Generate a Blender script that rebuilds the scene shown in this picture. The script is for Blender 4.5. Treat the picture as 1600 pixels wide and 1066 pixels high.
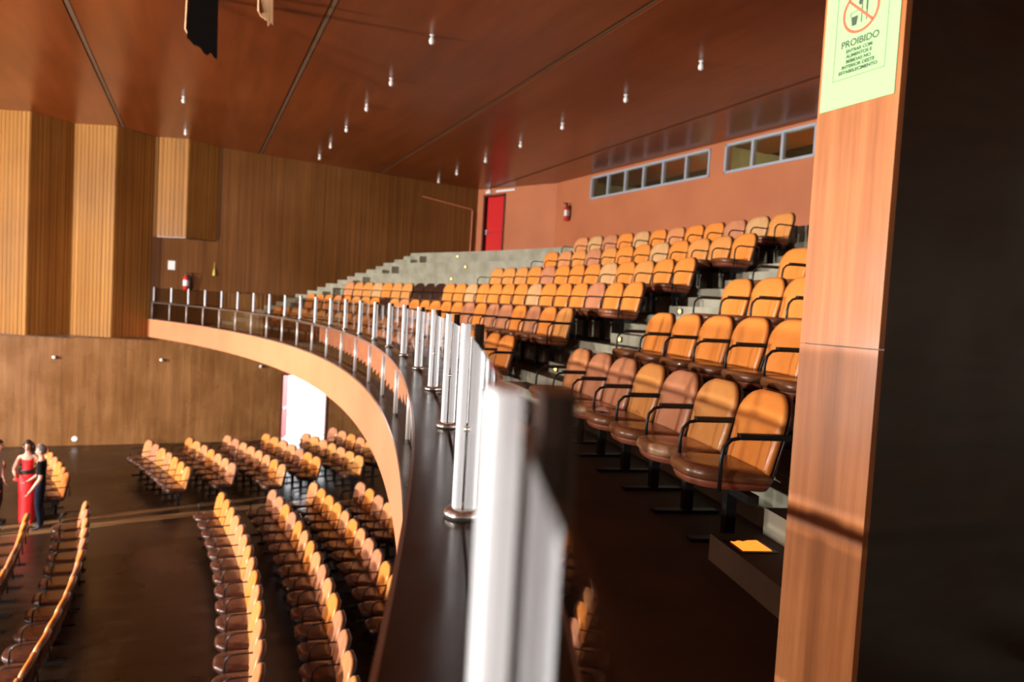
import bpy, bmesh, math, random
from mathutils import Vector, Matrix
random.seed(7)
scene = bpy.context.scene
COL = scene.collection
for o in list(bpy.data.objects): bpy.data.objects.remove(o)
R_ = math.radians
# ------------------------------------------------------------------ measures
Z0 = 4.98                      # eye height above the stalls floor
CX, CY, RR = -30.685, -1.526, 30.747   # centre and radius of the balcony front
AX = R_(24.0)                  # direction of the hall's long axis
UX, UY = math.cos(AX), math.sin(AX)
VFAR, VNEAR, USTAGE = 24.95, -2.6, -31.0
CV = -CX * UY * 1.0 + CY * UX  # v coordinate of the arc centre
CU = CX * UX + CY * UY
def uv(u, v, z=0.0):           # hall coordinates (along axis, across, height relative to eye) -> world
    return Vector((UX * u - UY * v, UY * u + UX * v, z + Z0))
def po(r, a, z=0.0):           # polar coordinates about the arc centre (a in radians)
    return Vector((CX + r * math.cos(a), CY + r * math.sin(a), z + Z0))
def a_at(r, v): return AX + math.asin((v - CV) / r)
def zceil(u): return 4.19 + .035 * (9.43 - u)

# ------------------------------------------------------------------ camera
p, r = .0494, .0565
fw = Vector((0, math.cos(p), -math.sin(p))); rt = Vector((1, 0, 0)); up = rt.cross(fw)
c_, s_ = math.cos(r), math.sin(r)
right = c_ * rt + s_ * up; upv = -s_ * rt + c_ * up
cam = bpy.data.cameras.new('camera'); camo = bpy.data.objects.new('camera', cam); COL.objects.link(camo)
m = Matrix((right, upv, -fw)).transposed().to_4x4(); m.translation = Vector((0, 0, Z0)); camo.matrix_world = m
cam.sensor_width = 36; cam.lens = 1118.0 / 1600 * 36; cam.clip_start = .02; cam.clip_end = 300
cam.dof.use_dof = True; cam.dof.focus_distance = 2.9; cam.dof.aperture_fstop = 2.6
scene.camera = camo
# ------------------------------------------------------------------ light
scene.view_settings.view_transform = 'Standard'; scene.view_settings.look = 'None'
scene.view_settings.exposure = 0.0; scene.view_settings.gamma = 1.0
scene.view_settings.use_curve_mapping = False
w = bpy.data.worlds.new('daylight'); scene.world = w; w.use_nodes = True
w.node_tree.nodes['Background'].inputs[0].default_value = (.93, .97, 1, 1)
w.node_tree.nodes['Background'].inputs[1].default_value = 8.0
def spot(name, loc, target, power, color, ang, radius, blend=.5):
    l = bpy.data.lights.new(name, 'SPOT'); l.energy = power; l.color = color; l.spot_size = R_(ang); l.spot_blend = blend
    l.shadow_soft_size = radius
    o = bpy.data.objects.new(name, l); COL.objects.link(o); o.location = loc
    o.rotation_euler = (target - loc).to_track_quat('-Z', 'Y').to_euler(); return o
# floodlights standing on the stage, one an added fill for the posts, and two spots above it aimed at the stalls
spot('stage_or_fill_flood', uv(-17, 4.3, .1), uv(8, 13, .5), 8000, (1, .955, .91), 108, .2, .25)
spot('stage_or_fill_flood', uv(-17, -1.6, -.1), uv(8, 11, .5), 11000, (1, .965, .94), 116, .2, .25)  # added fill lamp to brighten the railing posts, not a known stage light
spot('stage_or_fill_flood', uv(-17, 15.5, -.2), uv(8, 13, .5), 19000, (1, .955, .91), 104, .2, .25)
spot('stage_top_spot', uv(-14, 9, 2.6), uv(1.5, 14.5, -5.4), 7500, (1, .93, .86), 46, .3, .6)
# daylight falling in through the open side door
l = bpy.data.lights.new('door_portal', 'AREA'); l.shape = 'RECTANGLE'; l.size = 1.6; l.size_y = 2.3
l.cycles.is_portal = True
o = bpy.data.objects.new('door_portal', l); COL.objects.link(o); o.location = uv(3.5, VFAR + .33, -3.9)
o.rotation_euler = (uv(3.5, 0, -3.9) - o.location).to_track_quat('-Z', 'Y').to_euler()

# ------------------------------------------------------------------ materials
MATS = {}
def mat(name, col, rough=.5, metal=0., col2=None, scale=(3, 3, 3), detail=4, bump=0., emit=None, lo=.35, hi=.65, spec=.5, bscale=None):
    if name in MATS: return MATS[name]
    m = bpy.data.materials.new(name); m.use_nodes = True; nt = m.node_tree; b = nt.nodes['Principled BSDF']
    b.inputs['Base Color'].default_value = (*col, 1); b.inputs['Roughness'].default_value = rough
    b.inputs['Metallic'].default_value = metal; b.inputs['Specular IOR Level'].default_value = spec
    if emit: b.inputs['Emission Color'].default_value = (*emit[0], 1); b.inputs['Emission Strength'].default_value = emit[1]
    if col2 or bump:
        tc = nt.nodes.new('ShaderNodeTexCoord'); mp = nt.nodes.new('ShaderNodeMapping'); mp.inputs['Scale'].default_value = scale
        mp.inputs['Rotation'].default_value = (0, 0, 0)
        nt.links.new(tc.outputs['Object'], mp.inputs[0])
        n = nt.nodes.new('ShaderNodeTexNoise'); n.inputs['Scale'].default_value = 1; n.inputs['Detail'].default_value = detail
        nt.links.new(mp.outputs[0], n.inputs['Vector'])
        if col2:
            cr = nt.nodes.new('ShaderNodeValToRGB'); cr.color_ramp.elements[0].position = lo; cr.color_ramp.elements[1].position = hi
            cr.color_ramp.elements[0].color = (*col, 1); cr.color_ramp.elements[1].color = (*col2, 1)
            nt.links.new(n.outputs[0], cr.inputs[0]); nt.links.new(cr.outputs[0], b.inputs['Base Color'])
        if bump:
            bp = nt.nodes.new('ShaderNodeBump'); bp.inputs['Strength'].default_value = bump; bp.inputs['Distance'].default_value = .02
            nt.links.new(n.outputs[0], bp.inputs['Height']); nt.links.new(bp.outputs[0], b.inputs['Normal'])
    MATS[name] = m; return m
def wood(name, c1, c2, c3, rough, fine, big=.35, rotz=AX, gloss_noise=True, spec=.5):
    """vertical or lengthwise grain; 'fine' and 'big' are the noise scales along x, y, z"""
    m = bpy.data.materials.new(name); m.use_nodes = True; nt = m.node_tree; b = nt.nodes['Principled BSDF']
    tc = nt.nodes.new('ShaderNodeTexCoord')
    rot = nt.nodes.new('ShaderNodeMapping'); rot.inputs['Rotation'].default_value = (0, 0, -rotz)
    nt.links.new(tc.outputs['Object'], rot.inputs[0])
    mp = nt.nodes.new('ShaderNodeMapping'); mp.inputs['Scale'].default_value = fine; nt.links.new(rot.outputs[0], mp.inputs[0])
    n = nt.nodes.new('ShaderNodeTexNoise'); n.inputs['Scale'].default_value = 1; n.inputs['Detail'].default_value = 5; n.inputs['Roughness'].default_value = .65
    nt.links.new(mp.outputs[0], n.inputs['Vector'])
    cr = nt.nodes.new('ShaderNodeValToRGB'); e = cr.color_ramp.elements
    e[0].position = .3; e[0].color = (*c1, 1); e[1].position = .7; e[1].color = (*c3, 1)
    k = e.new(.5); k.color = (*c2, 1); nt.links.new(n.outputs[0], cr.inputs[0])
    n2 = nt.nodes.new('ShaderNodeTexNoise'); n2.inputs['Scale'].default_value = big; n2.inputs['Detail'].default_value = 4
    nt.links.new(rot.outputs[0], n2.inputs['Vector'])
    mx = nt.nodes.new('ShaderNodeMix'); mx.data_type = 'RGBA'; mx.blend_type = 'MULTIPLY'; mx.inputs[0].default_value = .55
    cr2 = nt.nodes.new('ShaderNodeValToRGB'); cr2.color_ramp.elements[0].position = .35; cr2.color_ramp.elements[0].color = (.55, .5, .45, 1)
    cr2.color_ramp.elements[1].position = .62; cr2.color_ramp.elements[1].color = (1, 1, 1, 1); nt.links.new(n2.outputs[0], cr2.inputs[0])
    nt.links.new(cr.outputs[0], mx.inputs[6]); nt.links.new(cr2.outputs[0], mx.inputs[7]); nt.links.new(mx.outputs[2], b.inputs['Base Color'])
    b.inputs['Roughness'].default_value = rough; b.inputs['Specular IOR Level'].default_value = spec
    if gloss_noise:
        mr = nt.nodes.new('ShaderNodeMapRange'); mr.inputs[1].default_value = .3; mr.inputs[2].default_value = .7
        mr.inputs[3].default_value = rough * .8; mr.inputs[4].default_value = rough * 1.25
        nt.links.new(n2.outputs[0], mr.inputs[0]); nt.links.new(mr.outputs[0], b.inputs['Roughness'])
    MATS[name] = m; return m
def glass(name, tint, refl=1.0, ior=1.5):
    m = bpy.data.materials.new(name); m.use_nodes = True; nt = m.node_tree; nt.nodes.clear()
    out = nt.nodes.new('ShaderNodeOutputMaterial'); mx = nt.nodes.new('ShaderNodeMixShader')
    t = nt.nodes.new('ShaderNodeBsdfTransparent'); t.inputs[0].default_value = (*tint, 1)
    g = nt.nodes.new('ShaderNodeBsdfGlossy'); g.inputs['Roughness'].default_value = .015; g.inputs[0].default_value = (1, 1, 1, 1)
    f = nt.nodes.new('ShaderNodeFresnel'); f.inputs[0].default_value = ior
    ge = nt.nodes.new('ShaderNodeNewGeometry'); inv = nt.nodes.new('ShaderNodeMath'); inv.operation = 'SUBTRACT'; inv.inputs[0].default_value = refl
    sc = nt.nodes.new('ShaderNodeMath'); sc.operation = 'MULTIPLY'; sc.inputs[1].default_value = refl; nt.links.new(ge.outputs['Backfacing'], sc.inputs[0])
    nt.links.new(sc.outputs[0], inv.inputs[1])
    mu = nt.nodes.new('ShaderNodeMath'); mu.operation = 'MULTIPLY'; mu.use_clamp = True
    nt.links.new(f.outputs[0], mu.inputs[0]); nt.links.new(inv.outputs[0], mu.inputs[1])
    nt.links.new(mu.outputs[0], mx.inputs[0]); nt.links.new(t.outputs[0], mx.inputs[1]); nt.links.new(g.outputs[0], mx.inputs[2])
    nt.links.new(mx.outputs[0], out.inputs[0]); MATS[name] = m; return m

wood('ceiling_wood', (.175, .036, .0075), (.225, .047, .010), (.27, .060, .0135), .29, (4, .35, 4), .25, gloss_noise=False)
wood('wall_wood', (.105, .036, .007), (.15, .054, .0105), (.20, .076, .016), .36, (14, 14, .22))
wood('slat_wood', (.20, .075, .014), (.32, .135, .026), (.44, .205, .045), .55, (26, 26, .12), spec=.2)
wood('low_wall_wood', (.20, .083, .026), (.28, .123, .040), (.36, .17, .06), .27, (9, 9, .5), .8)
wood('pillar_wood', (.36, .115, .032), (.46, .155, .045), (.54, .20, .066), .42, (30, 30, 1.1), 2.2, spec=.22)
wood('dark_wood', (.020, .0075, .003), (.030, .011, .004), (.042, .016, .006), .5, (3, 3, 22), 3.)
wood('ledge_wood', (.016, .010, .007), (.030, .019, .013), (.05, .032, .022), .22, (30, 3, 3), 3.)
wood('floor_wood', (.016, .0085, .0045), (.026, .0135, .007), (.042, .022, .011), .3, (1.2, 9, 3), .6)
mat('lit_strip_wood', (.16, .085, .035), .4, col2=(.24, .13, .055), scale=(1.5, 1.5, 1.5))
mat('fascia_paint', (.72, .245, .110), .45, col2=(.78, .28, .13), scale=(.8, .8, .8), bump=.02)
mat('salmon_paint', (.46, .142, .055), .6, col2=(.53, .17, .066), scale=(.7, .7, .7), bump=.03)
mat('concrete', (.27, .25, .175), .8, col2=(.38, .355, .26), scale=(2.2, 2.2, 2.2), detail=8, bump=.1)
mat('tread', (.035, .022, .012), .7, col2=(.06, .037, .02), scale=(2.5, 2.5, 2.5), detail=8)
mat('joint', (.16, .085, .04), .7)
mat('soffit', (.5, .4, .3), .8)
mat('plaster', (.30, .26, .2), .8)
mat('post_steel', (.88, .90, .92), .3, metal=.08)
mat('post_dark', (.030, .018, .012), .4, metal=.2)
mat('flange_steel', (.62, .58, .52), .22, metal=.95)
mat('low_post', (.55, .47, .43), .35, metal=.3)
mat('trim_metal', (.55, .52, .48), .2, metal=.9)
mat('black_metal', (.012, .011, .011), .38, metal=.2)
mat('black_pad', (.008, .008, .008), .5)
mat('alu', (.50, .54, .60), .4, metal=.35)
mat('red_door', (.62, .012, .012), .4)
mat('red_door_dark', (.10, .012, .008), .5)
mat('red_paint', (.55, .02, .015), .35)
mat('white_plastic', (.75, .76, .74), .5)
mat('paper', (.37, .66, .27), .7)
mat('paper_pink', (.62, .36, .26), .7)
mat('ink', (.06, .08, .05), .7)
mat('ink_soft', (.14, .19, .11), .7)
mat('ink_red', (.85, .12, .06), .6)
mat('yellow', (.7, .6, .1), .5)
mat('bulb', (.85, .85, .80), .25)
mat('amber_lamp', (1, .5, .1), .4, emit=((1, .5, .12), 9))
mat('amber_lens', (1, .4, .08), .4, emit=((1, .20, .02), 2.1))
mat('booth_wall', (.42, .38, .2), .8)
mat('booth_panel', (.55, .56, .42), .7)
mat('asphalt', (.5, .5, .48), .9)
mat('broken_unlit_side', (.008, .006, .005), .9, spec=.05)
mat('broken_wood', (.55, .30, .13), .7, col2=(.7, .45, .25), scale=(20, 20, 2))
glass('rail_glass', (.80, .80, .79), 1.0, 1.5)
glass('low_glass', (.62, .62, .62), 1.2, 1.5)
glass('window_glass', (.85, .88, .84), 1.0, 1.5)
CH_BACK = [mat('vinyl_orange', (.80, .245, .042), .33, col2=(.86, .29, .06), scale=(5, 5, 5)),
           mat('vinyl_faded', (.66, .25, .09), .36, col2=(.74, .30, .12), scale=(5, 5, 5)),
           mat('vinyl_tan', (.68, .265, .065), .36, col2=(.75, .31, .085), scale=(5, 5, 5)),
           mat('vinyl_rose', (.54, .205, .095), .4, col2=(.62, .25, .125), scale=(6, 6, 6)),
           mat('vinyl_pale', (.62, .33, .13), .4, col2=(.70, .39, .17), scale=(6, 6, 6))]
CH_SEAT = [mat('seat_brown', (.15, .052, .022), .3, col2=(.28, .105, .04), scale=(6, 6, 6)),
           mat('seat_worn', (.22, .085, .035), .32, col2=(.60, .33, .17), scale=(5, 5, 5), lo=.46, hi=.56),
           mat('seat_dark', (.048, .018, .011), .25, col2=(.10, .036, .021), scale=(6, 6, 6))]
for m_ in CH_BACK + CH_SEAT:
    b_ = m_.node_tree.nodes['Principled BSDF']; b_.inputs['Coat Weight'].default_value = .22; b_.inputs['Coat Roughness'].default_value = .06
mat('shell', (.035, .014, .009), .28)
mat('pan', (.32, .09, .045), .4)

# ------------------------------------------------------------------ helpers
def link(name, verts, faces, material=None, parent=None, smooth=False, bevel=0):
    me = bpy.data.meshes.new(name); me.from_pydata([tuple(v) for v in verts], [], faces); me.update()
    bm = bmesh.new(); bm.from_mesh(me); bmesh.ops.recalc_face_normals(bm, faces=bm.faces)
    if bevel: bmesh.ops.bevel(bm, geom=[e for e in bm.edges], offset=bevel, segments=2, affect='EDGES', profile=.7)
    bm.to_mesh(me); bm.free()
    if smooth: me.polygons.foreach_set('use_smooth', [True] * len(me.polygons))
    if material: me.materials.append(MATS[material] if isinstance(material, str) else material)
    o = bpy.data.objects.new(name, me); COL.objects.link(o)
    if parent: o.parent = parent
    return o
def tag(o, label=None, cat=None, group=None, kind=None):
    if label: o['label'] = label
    if cat: o['category'] = cat
    if group: o['group'] = group
    if kind: o['kind'] = kind
    return o
def empty(name, loc, rz=0, label=None, cat=None, group=None, kind=None):
    o = bpy.data.objects.new(name, None); COL.objects.link(o); o.location = loc; o.rotation_euler = (0, 0, rz)
    o.empty_display_size = .1
    return tag(o, label, cat, group, kind)
BOXF = [(0, 1, 2, 3), (7, 6, 5, 4), (0, 4, 5, 1), (1, 5, 6, 2), (2, 6, 7, 3), (3, 7, 4, 0)]
def bx(x0, x1, y0, y1, z0, z1):
    return [Vector(t) for t in ((x0, y0, z0), (x1, y0, z0), (x1, y1, z0), (x0, y1, z0), (x0, y0, z1), (x1, y0, z1), (x1, y1, z1), (x0, y1, z1))]
def merge(parts):
    V, F = [], []
    for v, f in parts:
        k = len(V); V += list(v); F += [tuple(i + k for i in q) for q in f]
    return V, F
def boxes(*bs): return merge([(bx(*b), BOXF) for b in bs])
def ubox(u0, u1, v0, v1, z0, z1):            # box in hall coordinates
    return [uv(q.x, q.y, q.z) for q in bx(u0, u1, v0, v1, z0, z1)]
def tube(path, rad, n=8, caps=True):
    path = [Vector(q) for q in path]; V, F = [], []
    rads = rad if isinstance(rad, (list, tuple)) else [rad] * len(path)
    ref = None
    for i, q in enumerate(path):
        d = (path[min(i + 1, len(path) - 1)] - path[max(i - 1, 0)]).normalized()
        if ref is None: ref = d.orthogonal().normalized()
        ref = (ref - d * ref.dot(d)).normalized(); b = d.cross(ref)
        for k in range(n):
            t = 2 * math.pi * k / n; V.append(q + (ref * math.cos(t) + b * math.sin(t)) * rads[i])
    for i in range(len(path) - 1):
        for k in range(n): F.append((i * n + k, i * n + (k + 1) % n, (i + 1) * n + (k + 1) % n, (i + 1) * n + k))
    if caps: F.append(tuple(range(n - 1, -1, -1))); F.append(tuple((len(path) - 1) * n + k for k in range(n)))
    return V, F
def lathe(prof, n=16, c=(0, 0, 0)):
    V, F = [], []; c = Vector(c)
    for (rad, z) in prof:
        for k in range(n):
            t = 2 * math.pi * k / n; V.append(c + Vector((rad * math.cos(t), rad * math.sin(t), z)))
    for i in range(len(prof) - 1):
        for k in range(n): F.append((i * n + k, i * n + (k + 1) % n, (i + 1) * n + (k + 1) % n, (i + 1) * n + k))
    F.append(tuple(range(n - 1, -1, -1))); F.append(tuple((len(prof) - 1) * n + k for k in range(n)))
    return V, F
def arcband(r0, r1, z0, z1, a0, a1, n=48):
    """solid ring segment; a0/a1 are angles or functions of the radius"""
    A = lambda q, rr: q(rr) if callable(q) else q
    V = []
    for i in range(n + 1):
        t = i / n
        for rr, z in ((r0, z0), (r1, z0), (r1, z1), (r0, z1)):
            V.append(po(rr, A(a0, rr) + (A(a1, rr) - A(a0, rr)) * t, z))
    F = []
    for i in range(n):
        for k in range(4): F.append((4 * i + k, 4 * i + (k + 1) % 4, 4 * i + 4 + (k + 1) % 4, 4 * i + 4 + k))
    F.append((3, 2, 1, 0)); F.append((4 * n, 4 * n + 1, 4 * n + 2, 4 * n + 3))
    return V, F
ANEAR = lambda rr: a_at(rr, VNEAR + .02)
AFAR = lambda rr: a_at(rr, VFAR - .01)
def struct(name, verts, faces, m, parent=None, **k):
    o = link(name, verts, faces, m, parent, **k)
    if not parent: o['kind'] = 'structure'
    return o
ORD = ['first', 'second', 'third', 'fourth', 'fifth', 'sixth', 'seventh', 'eighth', 'ninth', 'tenth', 'eleventh', 'twelfth', 'thirteenth',
       'fourteenth', 'fifteenth', 'sixteenth', 'seventeenth', 'eighteenth', 'nineteenth', 'twentieth', 'twenty-first', 'twenty-second',
       'twenty-third', 'twenty-fourth', 'twenty-fifth', 'twenty-sixth', 'twenty-seventh']

# ------------------------------------------------------------------ the hall
FL = -Z0
struct('floor', ubox(USTAGE, 13.5, VNEAR, VFAR, FL - .2, FL), BOXF, 'floor_wood')
for aa, wd in ((36.75, .20), (35.55, .30)):    # raised strips, pale colour stands for the light streak across the stalls aisle
    struct('floor_lit_strip', *arcband(25.6, 31.2, FL - .01, FL + .012, (lambda rr, aa=aa, wd=wd: R_(aa) - wd / 2 / rr), (lambda rr, aa=aa, wd=wd: R_(aa) + wd / 2 / rr), 4), 'lit_strip_wood')
# far side wall with the ground-floor exit (door opening u 2.75..4.28)
D0, D1, DT = 2.74, 4.28, -2.72
low = struct('wall_far', *merge([(ubox(USTAGE, D0, VFAR, VFAR + .25, FL, -1.62), BOXF), (ubox(D1, 13.5, VFAR, VFAR + .25, FL, -1.62), BOXF),
      (ubox(D0, D1, VFAR, VFAR + .25, DT, -1.62), BOXF)]), 'low_wall_wood')
struct('wall_far_upper', ubox(USTAGE, 13.5, VFAR, VFAR + .25, -1.62, 6), BOXF, 'wall_wood')
struct('wall_near', ubox(USTAGE, 13.5, VNEAR - .25, VNEAR, FL, 6), BOXF, 'wall_wood')
struct('wall_stage', ubox(USTAGE - .25, USTAGE, VNEAR, VFAR, FL, 6), BOXF, 'dark_wood')
struct('wall_rear', ubox(12.9, 13.15, VNEAR, VFAR, FL, -1.7), BOXF, 'low_wall_wood')
# ceiling: backing slab with long varnished panels, joints left open between them
cl = struct('ceiling', [uv(u, v, zceil(u) + dz) for dz in (.06, .3) for u, v in ((USTAGE, VNEAR), (16.5, VNEAR), (16.5, VFAR + .2), (USTAGE, VFAR + .2))], BOXF, 'dark_wood')
seams = [USTAGE, -25.5, -21.6, -17.7, -13.8, -9.9, -6.0, -2.1, 1.8, 5.7, 9.6, 12.85]
for i in range(len(seams) - 1):
    g = .06
    a, b = seams[i] + g, seams[i + 1] - g
    link('ceiling_panel', [uv(u, v, zceil(u) + dz) for dz in (0, .06) for u, v in ((a, VNEAR + .01), (b, VNEAR + .01), (b, VFAR - .01), (a, VFAR - .01))], BOXF, 'ceiling_wood', cl)
    if i: link('joint_strip', [uv(u, v, zceil(u) + dz) for dz in (.010, .05) for u, v in ((a - .108, VNEAR + .01), (a - .022, VNEAR + .01), (a - .022, VFAR - .01), (a - .108, VFAR - .01))], BOXF, 'joint', cl)

# splayed slatted panels on the far wall beyond the end of the balcony
sp = struct('trim_1', ubox(-13, -1.27, VFAR - .06, VFAR, -1.70, -1.62), BOXF, 'wall_wood')
teeth = [(-1.29, 0), (-2.25, .72), (-3.42, 0), (-4.38, .72), (-5.58, 0), (-6.55, .72), (-7.75, 0), (-8.7, .72), (-9.9, 0)]
for i in range(len(teeth) - 1):
    (ua, da), (ub, db) = teeth[i], teeth[i + 1]
    # each face is a leaf of narrow battens standing on a back board
    n = 11; V = []; parts = []
    A, B = Vector((ua, VFAR - da)), Vector((ub, VFAR - db)); e = (B - A).normalized(); nn = Vector((-e.y, e.x))
    if nn.y > 0: nn = -nn
    L = (B - A).length
    def q(s, d, z): t = A + e * s + nn * d; return uv(t.x, t.y, z)
    bd = link('splay_panel', [q(s, d, z) for z in (-1.62, 4.75) for s, d in ((0, 0), (L, 0), (L, -.05), (0, -.05))], BOXF, 'slat_wood', sp)
    for k in range(n):
        s0, s1 = L * (k + .06) / n, L * (k + .94) / n
        link('batten', [q(s, d, z) for z in (-1.62, 4.73) for s, d in ((s0, .002), (s1, .002), (s1, .016), (s0, .016))], BOXF, 'slat_wood', bd)
# the wedge-shaped pair of slatted panels higher up, over the end of the balcony
nb = tag(link('wedge_soffit', [uv(u, v, z) for z in (1.50, 1.53) for u, v in ((-1.27, VFAR - .005), (-.32, VFAR - .52), (.55, VFAR - .005))], [(0, 1, 2), (5, 4, 3), (0, 3, 4, 1), (1, 4, 5, 2), (2, 5, 3, 0)], 'wall_wood'), kind='structure')
nb.name = 'trim_2'
for (ua, da), (ub, db) in (((-1.27, .005), (-.32, .52)), ((-.32, .52), (.55, .005))):
    A, B = Vector((ua, VFAR - da)), Vector((ub, VFAR - db)); e = (B - A).normalized(); nn = Vector((-e.y, e.x))
    if nn.y > 0: nn = -nn
    L = (B - A).length
    def q(s, d, z): t = A + e * s + nn * d; return uv(t.x, t.y, z)
    bd = link('splay_panel', [q(s, d, z) for z in (1.53, 4.65) for s, d in ((0, 0), (L, 0), (L, -.03), (0, -.03))], BOXF, 'slat_wood', nb)
    for k in range(8):
        s0, s1 = L * (k + .06) / 8, L * (k + .94) / 8
        link('batten', [q(s, d, z) for z in (1.53, 4.63) for s, d in ((s0, .002), (s1, .002), (s1, .014), (s0, .014))], BOXF, 'slat_wood', bd)

# rear wall of the balcony: two facets, projection-booth windows in the second
K0, K1, K2 = Vector((9.42, VFAR)), Vector((10.85, 21.4)), Vector((12.1, VNEAR))
def fq(A, B):
    e = (B - A).normalized(); nn = Vector((e.y, -e.x))
    if nn.x < 0: nn = -nn                       # nn points away from the hall
    def q(s, d, z): t = A + e * s + nn * d; return uv(t.x, t.y, z)
    return q
def fbox(q, s0, s1, d0, d1, z0, z1): return [q(s, d, z) for z in (z0, z1) for s, d in ((s0, d0), (s1, d0), (s1, d1), (s0, d1))]
f1, f2 = fq(K0, K1), fq(K1, K2)
L1, L2 = (K1 - K0).length, (K2 - K1).length
DS0, DS1, DZ0, DZ1 = .33, 1.45, 1.66, 3.96
struct('wall_back_corner', *merge([(fbox(f1, -.2, DS0, 0, .2, -1.6, 4.5), BOXF), (fbox(f1, DS1, L1 + .04, 0, .2, -1.6, 4.5), BOXF), (fbox(f1, DS0, DS1, 0, .2, DZ1, 4.5), BOXF), (fbox(f1, DS0, DS1, 0, .2, -1.6, DZ0), BOXF)]), 'salmon_paint')
WZ0, WZ1 = 3.36, 4.05
W = [(2.08, 7.32, [2.08, 3.0, 3.86, 4.70, 5.54, 6.45, 7.32]), (7.82, 10.42, [7.82, 8.68, 9.53, 10.42])]
struct('wall_back', *merge([(fbox(f2, 0, L2, 0, .2, -1.6, WZ0), BOXF), (fbox(f2, 0, L2, 0, .2, WZ1, 4.5), BOXF), (fbox(f2, 0, W[0][0], 0, .2, WZ0, WZ1), BOXF),
      (fbox(f2, W[0][1], W[1][0], 0, .2, WZ0, WZ1), BOXF), (fbox(f2, W[1][1], L2, 0, .2, WZ0, WZ1), BOXF)]), 'salmon_paint')
for i, (s0, s1, ds) in enumerate(W):
    wf = struct('window_%d' % (i + 1), *merge([(fbox(f2, s0, s1, -.03, .08, WZ0, WZ0 + .06), BOXF), (fbox(f2, s0, s1, -.03, .08, WZ1 - .06, WZ1), BOXF),
        (fbox(f2, s0, s0 + .06, -.03, .08, WZ0, WZ1), BOXF), (fbox(f2, s1 - .06, s1, -.03, .08, WZ0, WZ1), BOXF)]), 'alu')
    for k in range(1, len(ds) - 1): link('mullion', fbox(f2, ds[k] - .035, ds[k] + .035, -.025, .07, WZ0 + .05, WZ1 - .05), BOXF, 'alu', wf)
    for k in range(len(ds) - 1): link('pane', fbox(f2, ds[k] + .03, ds[k + 1] - .03, .02, .028, WZ0 + .05, WZ1 - .05), BOXF, 'window_glass', wf)
# projection booth behind the windows
struct('wall_booth_back', fbox(f2, 1.2, 11.2, 2.6, 2.7, 2.2, 4.4), BOXF, 'booth_wall')
struct('wall_booth_left', fbox(f2, 1.1, 1.2, .2, 2.7, 2.2, 4.4), BOXF, 'booth_wall')
struct('wall_booth_right', fbox(f2, 11.2, 11.3, .2, 2.7, 2.2, 4.4), BOXF, 'booth_wall')
struct('floor_booth', fbox(f2, 1.1, 11.3, .2, 2.7, 2.1, 2.2), BOXF, 'booth_wall')
struct('wall_booth_partition', fbox(f2, 7.5, 7.6, .25, 2.6, 2.2, 4.1), BOXF, 'booth_wall')
tag(link('control_cabinet', fbox(f2, 4.9, 6.3, 1.6, 2.4, 2.2, 3.75), BOXF, 'booth_panel'), 'pale cabinet inside the projection booth behind the longer window', 'cabinet')
for s in (5.4, 9.6):
    l = bpy.data.lights.new('booth_lamp', 'POINT'); l.energy = 65; l.color = (1, .95, .75); l.shadow_soft_size = .1
    o = bpy.data.objects.new('booth_lamp', l); COL.objects.link(o); o.location = f2(s, .38, 2.6)

# red exit door at the back corner of the balcony
d = tag(link('door_1', *merge([(fbox(f1, DS0, DS0 + .07, -.04, .16, DZ0, DZ1), BOXF), (fbox(f1, DS1 - .07, DS1, -.04, .16, DZ0, DZ1), BOXF), (fbox(f1, DS0, DS1, -.04, .16, DZ1 - .07, DZ1), BOXF), (fbox(f1, DS0, DS1, .17, .2, DZ0, DZ1), BOXF)]), 'red_door_dark'),
    'tall red exit door in dark frame at the back corner of the balcony', 'door', kind='structure')
lf = link('door_leaf', fbox(f1, DS0 + .16, DS1 - .08, .05, .1, DZ0 + .01, DZ1 - .08), BOXF, 'red_door', d)
link('push_bar', fbox(f1, DS0 + .25, DS1 - .15, .0, .03, DZ0 + .93, DZ0 + .98), BOXF, 'red_paint', lf)
link('door_handle', fbox(f1, DS0 + .19, DS0 + .24, -.03, .05, DZ0 + .86, DZ0 + 1.04), BOXF, 'alu', lf)
link('edge_strip', fbox(f1, DS1 - .12, DS1 - .085, .03, .055, DZ0 + .01, DZ1 - .08), BOXF, 'salmon_paint', lf)
t = tag(empty('emergency_light', f1(.62, -.06, 4.02)), 'small white emergency light above the red balcony door', 'light')
link('body', [v - t.location for v in fbox(f1, .50, .74, -.10, -.0, 4.0, 4.1)], BOXF, 'white_plastic', t)
link('lamp_head', *lathe([(.02, .06), (.05, .1), (.05, .13), (.02, .14)], 10), 'bulb', t)
tag(link('cable_trunking', fbox(f1, .95, 1.9, -.03, -.002, 4.03, 4.1), BOXF, 'white_plastic'), 'pale cable trunking along the ceiling beside the red door', 'trunking')
def conduit(path, label, rad=.025):
    return tag(link('conduit_pipe', *tube(path, rad, 6), 'salmon_paint'), label, 'pipe')
conduit([uv(7.29, VFAR - .03, 3.71), uv(9.2, VFAR - .03, 3.44)], 'thin conduit pipe running up the wooden wall left of the red door')
conduit([uv(9.22, VFAR - .035, 3.40), uv(9.2, VFAR - .035, 1.70)], 'thin vertical conduit pipe in the corner beside the red door', .03)

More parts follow.
